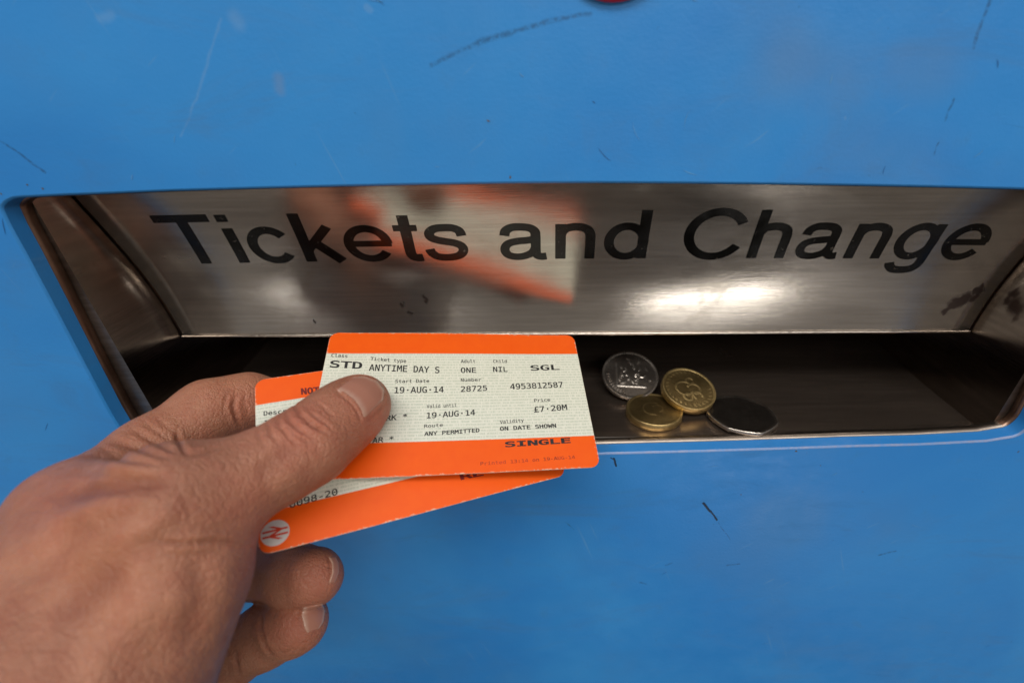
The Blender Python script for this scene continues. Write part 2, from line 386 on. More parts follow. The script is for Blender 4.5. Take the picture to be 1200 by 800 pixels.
# steel liner around the opening, behind the blue return; its lower run is the worn lip
li = inset(ring0, .0002); li2 = inset(ring0, .0009)
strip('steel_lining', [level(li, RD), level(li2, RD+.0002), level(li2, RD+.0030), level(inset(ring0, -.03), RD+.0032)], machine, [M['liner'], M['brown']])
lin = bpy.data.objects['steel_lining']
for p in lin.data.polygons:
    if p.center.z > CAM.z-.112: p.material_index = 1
# chamber roof and dark space behind the flap
zt = prof[-1][1]
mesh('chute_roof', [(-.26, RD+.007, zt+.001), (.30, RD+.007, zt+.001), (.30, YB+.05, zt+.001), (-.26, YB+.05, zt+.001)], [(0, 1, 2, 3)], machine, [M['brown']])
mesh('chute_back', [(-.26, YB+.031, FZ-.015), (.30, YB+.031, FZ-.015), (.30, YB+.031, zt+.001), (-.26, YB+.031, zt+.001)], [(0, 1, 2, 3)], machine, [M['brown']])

# lettering on the flap: grotesque letters drawn as pen strokes, one mesh per letter
x_a, s_a, _ = hit_prof(181, 262); x_b, s_b, _ = hit_prof(1156, 285)
s_base = hit_prof(650, 303)[1]; s_top = hit_prof(765, 246)[1]
PEN = .113
def ell(cx, cy, rx, ry, a0, a1, n=30):
    return [(cx+rx*math.cos(math.radians(a0+(a1-a0)*k/n)), cy+ry*math.sin(math.radians(a0+(a1-a0)*k/n))) for k in range(n+1)]
def crs(pts, n=6):
    P = [np.array(p) for p in pts]; P = [2*P[0]-P[1]]+P+[2*P[-1]-P[-2]]; out = []
    for i in range(1, len(P)-2):
        for k in range(n):
            t = k/n; out.append(.5*(2*P[i]+(P[i+1]-P[i-1])*t+(2*P[i-1]-5*P[i]+4*P[i+1]-P[i+2])*t*t+(3*P[i]-P[i-1]-3*P[i+1]+P[i+2])*t**3))
    out.append(P[-2]); return [tuple(p) for p in out]
arch = crs([(.118, .30), (.125, .385), (.17, .455), (.25, .482), (.33, .478), (.40, .44), (.428, .37), (.432, .30)])+[(.432, 0)]
GLY = {
 'T': (.611, [([(.02, .678), (.59, .678)], .088), ([(.305, .66), (.305, 0)], PEN)]),
 'i': (.222, [([(.111, 0), (.111, .523)], PEN), ([(.111, .622), (.111, .72)], PEN)]),
 'c': (.5, [(ell(.262, .26, .188, .229, 36, 322), .088)]),
 'k': (.5, [([(.115, 0), (.115, .72)], PEN), ([(.13, .185), (.405, .523)], .085), ([(.215, .30), (.45, 0)], .098)]),
 'e': (.556, [(ell(.276, .26, .202, .229, 0, 326), .086), ([(.09, .262), (.515, .262)], .072)]),
 't': (.278, [(crs([(.138, .67), (.138, .5), (.138, .3), (.138, .12), (.155, .06), (.2, .036), (.262, .04)]), PEN), ([(.015, .487), (.258, .487)], .072)]),
 's': (.5, [(crs([(.425, .365), (.405, .44), (.34, .482), (.25, .487), (.155, .472), (.098, .415), (.105, .345), (.165, .305), (.25, .28), (.345, .255), (.41, .205), (.418, .13), (.365, .062), (.255, .034), (.145, .048), (.085, .105), (.068, .165)]), .086)]),
 'a': (.556, [(crs([(.088, .36), (.108, .435), (.175, .482), (.27, .487), (.355, .47), (.405, .42), (.412, .35), (.412, .24), (.412, .12), (.425, .06), (.465, .036), (.525, .042)]), .088),
              (crs([(.41, .31), (.33, .288), (.21, .272), (.12, .235), (.083, .155), (.11, .07), (.19, .035), (.285, .045), (.37, .095), (.41, .175)]), .082)]),
 'n': (.556, [([(.118, 0), (.118, .523)], PEN), (arch, .09)]),
 'd': (.556, [([(.438, 0), (.438, .72)], PEN), (ell(.26, .26, .186, .229, 0, 360), .088)]),
 'C': (.722, [(ell(.38, .36, .292, .333, 30, 330, 40), .092)]),
 'h': (.556, [([(.118, 0), (.118, .72)], PEN), (arch, .09)]),
 'g': (.556, [(crs([(.438, .523), (.438, .3), (.438, .05), (.43, -.08), (.375, -.155), (.265, -.178), (.16, -.165), (.10, -.11), (.088, -.065)]), .09), (ell(.26, .265, .186, .226, 0, 360), .088)]),
}
words = 'Tickets and Change'; total = sum(GLY[c][0] if c != ' ' else .278 for c in words) - .02-.035
def letter_map(u, v, lift):
    t = (u-.02)/total; x = x_a + (x_b-x_a)*(t+.015*math.sin(math.pi*min(1, max(0, t))**1.3))
    s = s_base + (s_top-s_base)*v/.72
    s -= .0016*((x-.008)/.16)**2                # the row of letters sags a little towards both ends
    y, z = prof_at(s, lift); return (x, y, z)
pen = 0.
for ch in words:
    if ch == ' ': pen += .278; continue
    V, F = [], []
    for si, (pl, w) in enumerate(GLY[ch][1]):
        w = w if w == PEN else w*1.19
        pts = [np.array(pl[0], float)]
        for p in pl[1:]:
            p = np.array(p, float); d = np.linalg.norm(p-pts[-1]); n = max(1, int(d/.028)); q = pts[-1]
            pts += [q+(p-q)*k/n for k in range(1, n+1)]
        base = len(V)
        for k, p in enumerate(pts):
            t = pts[min(k+1, len(pts)-1)]-pts[max(k-1, 0)]; t = t/(np.linalg.norm(t)+1e-9); nn = np.array([-t[1], t[0]])
            for q in (-.5, -.17, .17, .5): V.append(letter_map(pen+p[0]+nn[0]*w*q, p[1]+nn[1]*w*q, .00012+.00003*si))
        for k in range(len(pts)-1):
            for q in range(3): a = base+4*k+q; F.append((a, a+1, a+5, a+4))
    mesh('letter', V, F, machine, [M['black_print']], True)
    pen += GLY[ch][0]
# round red button above the chute
bc = on_y(718, 3.5, 0); R_ = .0155
t = NT('red_plastic'); M['red'] = t.set(Base_Color=(.50, .01, .03), Roughness=.4)
vs, fs = [], []
for k, (r, y) in enumerate(((R_, 0), (R_, -.0012), (R_*.93, -.0018), (.0001, -.0022))):
    for a in range(48): vs.append((bc.x+r*math.cos(a*math.tau/48), y, bc.z+R_+r*math.sin(a*math.tau/48)))
for k in range(3):
    for a in range(48): fs.append((k*48+a, k*48+(a+1) % 48, (k+1)*48+(a+1) % 48, (k+1)*48+a))
mesh('red_button', vs, fs, machine, [M['red']], True)

# ================================================================== COINS
def mat_coin(name, col, low_col, rough):
    t = NT(name); tc = t.n('ShaderNodeTexCoord').outputs['Object']
    n = t.noise(tc, 260, 5, .7); n2 = t.noise(tc, 60, 3)
    relief_ht = t.n('ShaderNodeAttribute', attribute_name='height').outputs['Fac']
    c = t.mix(t.ramp(n, .35, .7), col, tuple(x*.6 for x in col))
    c = t.mix(t.ramp(relief_ht, .0, .5, .55, 0), c, low_col)  # second colour mixed into the low parts of the relief
    return t.set(Base_Color=c, Metallic=.95, Roughness=t.ramp(n2, .3, .7, rough-.06, rough+.1), Normal=t.bump(t.noise(tc, 900, 4, .7), .22, .0002))
M['gold'] = mat_coin('nickel_brass', (.66, .49, .22), (.13, .085, .03), .36)
M['silver'] = mat_coin('cupronickel', (.68, .62, .56), (.12, .095, .08), .24)
M['silver_dark'] = mat_coin('cupronickel_dark_reflection', (.48, .43, .38), (.10, .08, .07), .12)  # face colour darkened to stand in for a dark reflection
def stroke_h(X, Y, segs, w):
    h = np.zeros_like(X)
    for (x0, y0, x1, y1) in segs:
        dx, dy = x1-x0, y1-y0; L = dx*dx+dy*dy+1e-9
        t = np.clip(((X-x0)*dx+(Y-y0)*dy)/L, 0, 1); d = np.hypot(X-x0-t*dx, Y-y0-t*dy)
        h = np.maximum(h, np.clip(1-(d/w), 0, 1)**.7)
    return h
def arcs(cx, cy, r, a0, a1, n=10):
    A = np.radians(np.linspace(a0, a1, n+1)); P = [(cx+r*math.cos(a), cy+r*math.sin(a)) for a in A]
    return [(*P[i], *P[i+1]) for i in range(n)]
def coin(name, label, cat, R, T, m, relief, sides=0, group=None):
    """disc in millimetres around its own centre, bottom face at z=0, relief on top, milled or plain edge"""
    NA, NRad = 150, 34
    root = thing(name, label, cat, (0, 0, 0), group)
    def rad(a):
        if not sides: return R
        k = math.tau/sides; a = (a+math.pi/2) % k - k/2                 # rounded seven-sided outline
        return R*(.953+.047*(abs(a)/(k/2))**2)
    vs, fs, hts = [], [], []
    # top face as a radial grid
    for i in range(NRad+1):
        q = (i/NRad)**.8
        for j in range(NA):
            a = j*math.tau/NA; rr = rad(a)*q*.985; vs.append([rr*math.cos(a), rr*math.sin(a), 0])
    V = np.array(vs); X, Y = V[:, 0], V[:, 1]; rr = np.hypot(X, Y)
    lim = np.array([rad(math.atan2(y, x)) for x, y in zip(X, Y)])
    rim = np.clip((rr-lim*.90)/(R*.035), 0, 1)
    hh = np.maximum(relief(X, Y), rim)*.24
    V[:, 2] = T-.26+hh; hts = list(np.clip(hh/.24, 0, 1)); vs = [list(v) for v in V]
    top_n = len(vs)
    # edge
    for (q, z) in ((1.0, T-.14), (1.0, T*.5), (1.0, .14), (.985, 0)):
        for j in range(NA):
            a = j*math.tau/NA; mill = (.10 if (j % 2 and not sides and .2 < z/T < .9 and q == 1.0) else 0)
            r = rad(a)*q-mill; vs.append([r*math.cos(a), r*math.sin(a), z]); hts.append(1.)
    vs.append([0, 0, 0]); hts.append(1.)
    for i in range(NRad):
        for j in range(NA):
            k = (j+1) % NA; fs.append((i*NA+j, (i+1)*NA+j, (i+1)*NA+k, i*NA+k))
    fe = [(NRad*NA+0)] + [top_n+i*NA for i in range(4)]
    fedge = []
    for i in range(4):
        for j in range(NA):
            k = (j+1) % NA; fedge.append((fe[i]+j, fe[i+1]+j, fe[i+1]+k, fe[i]+k))
    for j in range(NA): fedge.append((fe[4]+j, len(vs)-1, fe[4]+(j+1) % NA))
    # face and edge are separate parts
    vs = np.array(vs)*.001
    def sub(nm, faces):
        used = sorted({a for f in faces for a in f}); mp = {a: i for i, a in enumerate(used)}
        o = mesh(nm, vs[used], [tuple(mp[a] for a in f) for f in faces], root, [m], True)
        at_ = o.data.attributes.new('height', 'FLOAT', 'POINT'); at_.data.foreach_set('value', [hts[a] for a in used]); return o
    sub('coin_face', fs); me_ = sub('coin_edge', fedge)
    if sides: me_.data.materials[0] = M['silver']
    return root
def relief_pound(X, Y):
    h = stroke_h(X, Y, arcs(-1.5, 1, 3.6, 20, 300) + arcs(1.8, -1.2, 2.6, -160, 120) + arcs(3.2, 3.0, 1.6, 0, 300) + arcs(-3.4, -3.2, 1.8, 30, 330) + arcs(.6, -4.6, 1.9, -40, 200), .62)
    for k in range(26):
        a = k*math.tau/26*.9+.3; h = np.maximum(h, stroke_h(X, Y, [(8.6*math.cos(a), 8.6*math.sin(a), 9.5*math.cos(a+.06), 9.5*math.sin(a+.06))], .30)*.7)
    return h*.9
def relief_plain(X, Y):
    return stroke_h(X, Y, arcs(0, .5, 4.2, 40, 250) + arcs(1.5, 0, 2.2, -90, 120), .5)*.45
rs = np.random.RandomState(3)
SCR = [(x, y, x+rs.uniform(-1.1, 1.1), y+rs.uniform(-1.3, 1.3)) for x, y in rs.uniform(-9.3, 9.3, (70, 2)) if x > -4.6 and y > -5.4 and math.hypot(x, y) < 9.3]
def relief_ten(X, Y):
    h = stroke_h(X, Y, [(-5.2, -6.6, 7.0, -5.2), (-5.2, -6.6, -6.6, 5.2)], .42)
    h = np.maximum(h, stroke_h(X, Y, SCR, .45)*.85)
    for k in range(9):
        a = math.radians(188+k*7.5); h = np.maximum(h, stroke_h(X, Y, [(9.0*math.cos(a), 9.0*math.sin(a), 10.2*math.cos(a), 10.2*math.sin(a))], .34)*.9)
    return h
def relief_fifty(X, Y): return stroke_h(X, Y, [(-8, -2, 6, -4), (-6, 3, 7, 1), (0, -8, 2, 7)]+arcs(1, 1, 5, 0, 200), .5)*.16
def place(root, px, py, dz, tilt, side=0, spin=0):
    """centre of the coin's underside above the floor; tilt raises its far edge, side raises its right edge"""
    p = on_z(px, py, FZ)
    for _ in range(4): p = on_z(px, py, floor_z(p.y)+dz)
    root.location = p
    root.rotation_euler = (Matrix.Rotation(math.radians(side), 4, 'Y').inverted() @ Matrix.Rotation(math.radians(tilt), 4, 'X') @ Matrix.Rotation(math.radians(spin), 4, 'Z')).to_euler()
    return p
c10 = coin('coin', 'silver coin with raised lines, leftmost of the four coins in the tray', 'coin', 12.25, 1.85, M['silver'], relief_ten, 0, 'coins lying in the change tray')
cp1 = coin('coin', 'thick brass coin lying flat just in front of the round silver coin', 'coin', 11.25, 3.15, M['gold'], relief_plain, 0, 'coins lying in the change tray')
cp2 = coin('coin', 'brass coin leaning on the edge of the other brass coin, showing its swirling relief', 'coin', 11.25, 3.15, M['gold'], relief_pound, 0, 'coins lying in the change tray')
c50 = coin('coin', 'seven sided dark silver coin, rightmost of the four coins in the tray', 'coin', 13.9, 1.8, M['silver_dark'], relief_fifty, 7, 'coins lying in the change tray')
place(c10, 738, 441, .0062, 26, -3, -8)
place(cp1, 766, 486, .0001, 0, 0, 20)
place(cp2, 805, 460, .0052, 17, -7, 35)
place(c50, 868, 488, .0005, -2, -2, 12)
for o in (c10, cp1, cp2, c50): print('coin', o.location[:])

# ================================================================== TICKETS
def mat_ticket():
    t = NT('ticket_card'); uv = t.n('ShaderNodeUVMap', uv_map='mm').outputs[0]
    sx = t.n('ShaderNodeSeparateXYZ'); t.l(uv, sx.inputs[0]); U, V = sx.outputs[0], sx.outputs[1]
    # security pattern: rows of tiny broken words
    row = t.math('DIVIDE', V, 1.12); ri = t.math('FLOOR', row); rf = t.math('FRACT', row)
    cmb = t.n('ShaderNodeCombineXYZ'); t.l(t.math('ADD', t.math('MULTIPLY', U, 1.0), t.math('MULTIPLY', ri, 7.31)), cmb.inputs[0]); t.l(t.math('MULTIPLY', ri, 3.7), cmb.inputs[1])
    w1 = t.noise(cmb.outputs[0], 2.3, 2, .7)
    words = t.math('MULTIPLY', t.ramp(w1, .40, .50), t.math('MULTIPLY', t.ramp(rf, .12, .28), t.ramp(rf, .72, .88, 1, 0)))
    dots = t.n('ShaderNodeTexNoise'); t.l(t.scale(uv, (1.9, 1.4, 1)), dots.inputs['Vector']); dots.inputs['Scale'].default_value = 1.6
    pat = t.math('MULTIPLY', words, t.ramp(dots.outputs['Fac'], .35, .6, .5, 1))
    fib = t.noise(uv, 1.1, 5, .7)
    cream = t.mix(t.ramp(fib, .3, .7), (.71, .73, .63), (.77, .78, .69))
    cream = t.mix(t.math('MULTIPLY', pat, .62), cream, (.43, .50, .40))
    orange = t.mix(t.noise(uv, .25, 4, .6), (.84, .090, .002), (.90, .125, .003))
    edge_n = t.math('MULTIPLY', t.math('SUBTRACT', t.noise(uv, .8, 3), .5), .12)
    band = t.math('MULTIPLY', t.ramp(t.math('ADD', V, edge_n), 9.05, 9.25), t.ramp(t.math('ADD', V, edge_n), TB-.1, TB+.1, 1, 0))
    face = t.mix(band, orange, cream)
    dE = t.math('MINIMUM', t.math('MINIMUM', U, t.math('SUBTRACT', 86., U)), t.math('MINIMUM', V, t.math('SUBTRACT', 54., V)))
    scuff = t.ramp(t.math('SUBTRACT', dE, t.math('MULTIPLY', t.ramp(t.noise(uv, .9, 5, .8), .48, .75), .9)), -.1, .12, 1, 0)
    face = t.mix(t.math('MULTIPLY', scuff, .7), face, (.80, .66, .50))
    wear = t.ramp(t.noise(uv, 2.2, 5, .75), .70, .78)
    face = t.mix(t.math('MULTIPLY', wear, .18), face, (.75, .62, .5))
    return t.set(Base_Color=face, Roughness=.42, Specular_IOR_Level=.4, Normal=t.bump(t.noise(uv, 3.0, 4), .06, .0003))
TB = 43.0
M['ticket'] = mat_ticket()
M['card'] = simple('card_edge', (.62, .55, .45), .7)
M['back'] = simple('ticket_back', (.50, .43, .36), .55)
M['ink'] = simple('ticket_ink', (.018, .018, .02), .6, 0, 900, .02, .5)
M['thin_ink'] = simple('faint_ticket_ink', (.06, .06, .057), .6, 0, 900, .02, .5)
M['red_ink'] = simple('ink_on_orange', (.17, .008, .006), .6, 0, 900, .02, .4)
M['faint_red'] = simple('faint_ink_on_orange', (.42, .035, .008), .6, 0, 900, .02, .4)
M['white'] = simple('white_print', (.66, .62, .60), .5)
M['logo'] = simple('orange_red_print', (.62, .040, .008), .5)
TW, TH, RC = 86., 54., 3.2
def rot3(a, b, c):
    Rx = np.array([[1,0,0],[0,math.cos(a),-math.sin(a)],[0,math.sin(a),math.cos(a)]])
    Ry = np.array([[math.cos(b),0,math.sin(b)],[0,1,0],[-math.sin(b),0,math.cos(b)]])
    Rz = np.array([[math.cos(c),-math.sin(c),0],[math.sin(c),math.cos(c),0],[0,0,1]])
    return Rz@Ry@Rx
class Ticket:
    def __init__(s, pose, bend, push=0.):
        s.t = np.array(pose[:3]); s.R = rot3(*pose[3:]); s.bend = bend
        s.n = s.R[:, 2] if s.R[2, 2] < 0 else -s.R[:, 2]          # face normal, towards the camera
        s.t = s.t - s.n*push
    def cam(s, u, v, off=0.):
        return s.t + s.R@np.array([u-43, v-27, 0.]) + s.n*(s.bend(u, v)+off)
    def w(s, u, v, off=0.): return camv(s.cam(u, v, off))
    def px(s, px_, py_):                                          # pixel -> position on the ticket
        d = np.array([(px_-CX)/FPX, (py_-CY)/FPX, 1.]); off = 0.
        for _ in range(6):
            q = d*((s.n@(s.t+s.n*off))/(s.n@d)); l = s.R.T@(q-s.t); u, v = l[0]+43, l[1]+27; off = s.bend(u, v)
        return u, v
    def planeZ(s, px_, py_):
        d = np.array([(px_-CX)/FPX, (py_-CY)/FPX, 1.]); return (s.n@s.t)/(s.n@d)
def build_ticket(tk, name, label, group):
    root = thing(name, label, 'train ticket', tk.w(43, 27), group)
    NU, NV = 60, 38; us = np.linspace(0, TW, NU+1); vs_ = np.linspace(0, TH, NV+1)
    def clampc(u, v):                                             # pull the corners in to a radius
        for cx_, cy_, sx, sy in ((RC, RC, -1, -1), (TW-RC, RC, 1, -1), (TW-RC, TH-RC, 1, 1), (RC, TH-RC, -1, 1)):
            du, dv = (u-cx_)*sx, (v-cy_)*sy
            if du > 0 and dv > 0:
                r = math.hypot(du, dv); m = max(du, dv)
                if r > 0: k = m/r; return cx_+sx*du*k, cy_+sy*dv*k
        return u, v
    extra = [RC*.15, RC*.35, RC*.6, RC*.85]
    us = np.array(sorted(set(list(us)+extra+[TW-e for e in extra]))); vs_ = np.array(sorted(set(list(vs_)+extra+[TH-e for e in extra])))
    grid = [[clampc(u, v) for u in us] for v in vs_]; n, m = len(us), len(vs_)
    V, F, UV = [], [], []
    for r in grid:
        for u, v in r: V.append(tk.w(u, v, 0)); UV.append((u, v))
    for j in range(m-1):
        for i in range(n-1): F.append((j*n+i, (j+1)*n+i, (j+1)*n+i+1, j*n+i+1))
    face = mesh('ticket_face', V, F, None, [M['ticket']], True)
    uvl = face.data.uv_layers.new(name='mm')
    for lp in face.data.loops: uvl.data[lp.index].uv = UV[lp.vertex_index]
    adopt(face, root)
    th = -.26
    Vb = [tk.w(u, v, th) for u, v in UV]
    per = [i for i in range(n)] + [j*n+n-1 for j in range(1, m)] + [(m-1)*n+i for i in range(n-2, -1, -1)] + [j*n for j in range(m-2, 0, -1)]
    adopt(mesh('ticket_back', Vb, [f[::-1] for f in F], None, [M['back']], True), root)
    k = len(per); ev = [V[i] for i in per]+[Vb[i] for i in per]
    adopt(mesh('card_edge', ev, [(i, (i+1) % k, k+(i+1) % k, k+i) for i in range(k)], None, [M['card']], False), root)
    return root
def print_text(tk, root, text, p0, p1, hpx, mat='ink', font=F_MONO, bold=0., name='printed_text'):
    """text whose baseline runs from pixel p0 to pixel p1 on the ticket; hpx = capital height in pixels"""
    u0, v0 = tk.px(*p0); u1, v1 = tk.px(*p1); ut, vt = tk.px(p0[0]*.5+p1[0]*.5, (p0[1]+p1[1])*.5-hpx)
    um, vm = tk.px((p0[0]+p1[0])*.5, (p0[1]+p1[1])*.5); H = math.hypot(ut-um, vt-vm)
    v, f = glyphs(text, font, 1, max(bold, .013), 1, 3); x0 = min(a[0] for a in v); x1 = max(a[0] for a in v)
    cap = .729
    V = []
    for (x, y) in v:
        t = (x-x0)/(x1-x0); uu = u0+(u1-u0)*t; vv = v0+(v1-v0)*t - y/cap*H
        V.append(tk.w(uu, vv, .035))
    o = mesh(name, V, f, None, [M[mat]]); adopt(o, root); return o
tk1 = Ticket([-29.9424, 17.855, 161.5857, -.7037, -.2038, .0079], lambda u, v: .55*math.sin(max(0, min(1, (u-8)/62))*math.pi)*max(0, 1-v/30)**1.5 - .35*math.sin(u/86*math.pi))
tk2 = Ticket([-42.743, 25.864, 153.678, -.611, -.379, -.155], lambda u, v: -.5*math.sin(u/86*math.pi) - 1.2*max(0, (u-50)/36)**2, 1.6)
r1 = build_ticket(tk1, 'train_ticket', 'upper orange and cream train ticket with the word single, directly under the thumb', 'train tickets held in the hand')
T = lambda *a, **k: print_text(tk1, r1, *a, **k)
T('Class', (388, 418), (407, 419), 5.2, mat='thin_ink'); T('Ticket type', (434, 422), (476, 425), 5.2, mat='thin_ink')
T('Adult', (540, 425), (557, 425), 5.0, mat='thin_ink'); T('Child', (578, 425), (594, 425), 5.0, mat='thin_ink')
T('STD', (386, 430), (424, 432), 10.5, bold=.02); T('ANYTIME DAY S', (432, 434), (515, 437), 10)
T('ONE', (540, 436.5), (558, 436.5), 8); T('NIL', (578, 435.5), (595, 435.5), 8); T('SGL', (622, 434), (656, 433), 8, bold=.02)
T('Start Date', (463, 448.5), (503, 448), 5.2, mat='thin_ink'); T('Number', (540, 447), (564, 446.5), 5, mat='thin_ink')
T('19·AUG·14', (462, 460.5), (520, 459.5), 9.5); T('28725', (540, 459), (571, 457.5), 8.6); T('4953812587', (598, 456), (660, 453.5), 8.6)
T('RK *', (452, 493), (477, 490.5), 8.5); T('AR *', (436, 519), (461, 517), 8.5)
T('Valid until', (500, 478), (535, 476.5), 5.4, mat='thin_ink'); T('19·AUG·14', (500, 490), (557, 486), 8.8)
T('Price', (626, 471), (645, 470), 5, mat='thin_ink'); T('£7·20M', (626, 483), (665, 480), 8.8)
T('Route', (497, 501), (519, 499.5), 5.2, mat='thin_ink'); T('ANY PERMITTED', (497, 510.5), (562, 506), 6.2, bold=.02)
T('Validity', (586, 496.5), (614, 494), 5.4, mat='thin_ink'); T('ON DATE SHOWN', (586, 504.5), (652, 500.5), 6.2, bold=.02)
T('SINGLE', (592, 523.5), (669, 518.5), 8, bold=.03); T('Printed 13:14 on 19-AUG-14', (563, 545), (674, 537), 5.2, mat='faint_red')
r2 = build_ticket(tk2, 'train_ticket', 'lower orange and cream train ticket fanned out beneath, with white circle emblem in its corner', 'train tickets held in the hand')
T2 = lambda *a, **k: print_text(tk2, r2, *a, **k)
T2('NOT', (353, 462), (375, 460), 9.5, mat='red_ink', bold=.03); T2('Descri', (309, 487), (341, 483), 7, mat='ink'); T2('1', (310, 498), (314, 498), 8)
T2('3-0098-20', (322, 600), (396, 579), 10.5); T2('No', (349, 574), (361, 571), 5, mat='thin_ink'); T2('RE', (540, 562), (567, 556.5), 9, mat='red_ink', bold=.03)
def emblem(tk, root, px_, py_, rad_px):
    u0, v0 = tk.px(px_, py_); u1, v1 = tk.px(px_+rad_px, py_); rr = math.hypot(u1-u0, v1-v0)
    N = 40; V = [tk.w(u0, v0, .03)]+[tk.w(u0+rr*math.cos(a*math.tau/N), v0+rr*math.sin(a*math.tau/N), .03) for a in range(N)]
    d = adopt(mesh('emblem_disc', V, [(0, 1+a, 1+(a+1) % N) for a in range(N)], None, [M['white']]), root)
    # two bars joined by a zig-zag, in a 62 x 39 box
    def bar(p, q, w, clip=True):
        p = np.array(p, float); q = np.array(q, float); t = (q-p)/np.linalg.norm(q-p); n = np.array([-t[1], t[0]])*w/2
        return [p+n, q+n, q-n, p-n]
    polys = [bar((0, 12.4), (62, 12.4), 5.5), bar((0, 26.6), (62, 26.6), 5.5)]
    k = 2.6/math.sin(math.atan2(21.3, 46))
    for a, b in (((1, -8.9), (47, 12.4)), ((47, 12.4), (17, 26.6)), ((17, 26.6), (63, 47.9))):
        a = np.array(a); b = np.array(b); y0, y1 = max(0, a[1]), min(39, b[1])
        fa = lambda y: a[0]+(b[0]-a[0])*(y-a[1])/(b[1]-a[1])
        polys.append([np.array((fa(y0)-k, y0)), np.array((fa(y0)+k, y0)), np.array((fa(y1)+k, y1)), np.array((fa(y1)-k, y1))])
    V, F = [], []
    s = rr*1.75/62
    for pl in polys:
        i = len(V); lift = .045+.004*len(F)
        for x, y in pl: V.append(tk.w(u0+(x-31)*s, v0+(y-19.5)*s, lift))
        F.append(tuple(range(i, i+len(pl))))
    adopt(mesh('emblem_arrows', V, F, None, [M['logo']]), root)
emblem(tk2, r2, 322.5, 624, 16.5)
emblem(tk1, r1, 383, 549, 15)

# ================================================================== HAND
def K(px, py, Z, r): return (np.array([(px-CX)/FPX*Z, (py-CY)/FPX*Z, Z]), r)
def smin(a, b, k):
    h = np.clip(.5+.5*(b-a)/k, 0, 1); return b+(a-b)*h - k*h*(1-h)
def cone(P, a, ra, b, rb):
    ba = b-a; L2 = ba@ba; pa = P-a
    t = np.clip((pa@ba)/L2, 0, 1); d = np.linalg.norm(pa-t[..., None]*ba, axis=-1)
    return d-(ra+(rb-ra)*t)
def chain(P, pts, k):
    d = None
    for (a, ra), (b, rb) in zip(pts, pts[1:]):
        c = cone(P, a, ra, b, rb); d = c if d is None else smin(d, c, k)
    return d
thumb = [K(208, 594, 110, 12.6), K(282, 562, 118, 9.7), K(328, 542, 124, 9.6), K(363, 521, 130, 9.9), K(393, 496, 138, 9.6), K(414, 480, 144, 8.9), K(423, 472, 147, 8.1)]
thenar = [K(206, 604, 110, 13.6), K(196, 672, 108, 14.6), K(160, 738, 106, 15.5), K(80, 835, 98, 23), (np.array([-100., 92., 88.]), 27.), (np.array([-190., 170., 60.]), 27.)]
index_ = [K(92, 606, 126, 12.5), K(180, 535, 144, 11.0), K(248, 485, 156, 10.4), K(290, 472, 163, 9.2), K(345, 480, 170, 8.4), K(385, 500, 171, 7.6)]
back = [K(96, 608, 124, 12.5), K(50, 724, 112, 15.5), K(-30, 865, 100, 25), (np.array([-200., 155., 62.]), 25.)]
web = [K(105, 610, 120, 13), K(190, 600, 112, 12.5)]
fill = [K(110, 686, 110, 18.5), K(44, 806, 100, 24)]
middle = [K(120, 690, 148, 12), K(225, 668, 158, 9), K(300, 668, 158, 8.2), K(345, 674, 150, 8.6), K(367, 676, 146, 8.4)]
ring = [K(110, 860, 140, 12), K(208, 818, 150, 10), K(268, 768, 154, 9.4), K(313, 743, 152, 9.0), K(342, 732, 149, 8.3), K(351, 729, 148, 8.0)]
little = [K(60, 920, 135, 12), K(150, 900, 150, 9), K(215, 850, 156, 8)]
def sdf(P):
    d = chain(P, thumb, 4)
    d = smin(d, chain(P, thenar, 8), 7)
    ix = chain(P, index_, 4)
    d2 = smin(ix, chain(P, back, 8), 8)
    d2 = smin(d2, chain(P, fill, 8), 10)
    d = smin(d, d2, 5)
    d = smin(d, chain(P, web, 5), 8)
    d = smin(d, chain(P, middle, 3), 1.6)
    d = smin(d, chain(P, ring, 3), 1.4)
    return d
def build_hand():
    import openvdb as vdb
    h = .6
    lo = np.array([-188., 2., 42.]); hi = np.array([-32., 158., 186.]); B = 20; n = (np.ceil((hi-lo)/h/B)*B).astype(int)
    ax = [lo[k]+h*np.arange(n[k]) for k in range(3)]
    out = np.empty(n, np.float32); rad = B*h*.87+9
    cs = [a[::B]+h*B/2 for a in ax]; C0 = sdf(np.stack(np.meshgrid(*cs, indexing='ij'), -1))
    for i in range(C0.shape[0]):
        for j in range(C0.shape[1]):
            for k in range(C0.shape[2]):
                sl = (slice(i*B, i*B+B), slice(j*B, j*B+B), slice(k*B, k*B+B))
                if abs(C0[i, j, k]) > rad: out[sl] = np.clip(C0[i, j, k], -2, 2); continue
                out[sl] = sdf(np.stack(np.meshgrid(ax[0][sl[0]], ax[1][sl[1]], ax[2][sl[2]], indexing='ij'), -1).astype(np.float32))
    # close the surface at the grid's border
    out[0] = np.maximum(out[0], .3); out[-1] = np.maximum(out[-1], .3); out[:, 0] = np.maximum(out[:, 0], .3); out[:, -1] = np.maximum(out[:, -1], .3)
    out[:, :, 0] = np.maximum(out[:, :, 0], .3); out[:, :, -1] = np.maximum(out[:, :, -1], .3)
    g = vdb.FloatGrid(2.0); g.copyFromArray(out); g.background = 2.0
    pts, quads = g.convertToQuads(isovalue=0.0)[:2] if hasattr(g, 'convertToQuads') else vdb.FloatGrid.convertToPolygons(g, 0.0, 0.0)[:2]
    return lo+np.array(pts, float)*h, np.array(quads)
HV, HQ = build_hand()
print('hand verts', HV.shape, HQ.shape)
def gradn(P):
    e = .15; g = np.stack([sdf(P+np.eye(3)[k]*e)-sdf(P-np.eye(3)[k]*e) for k in range(3)], -1)
    return g/np.maximum(np.linalg.norm(g, axis=-1, keepdims=True), 1e-9)
HN = gradn(HV)
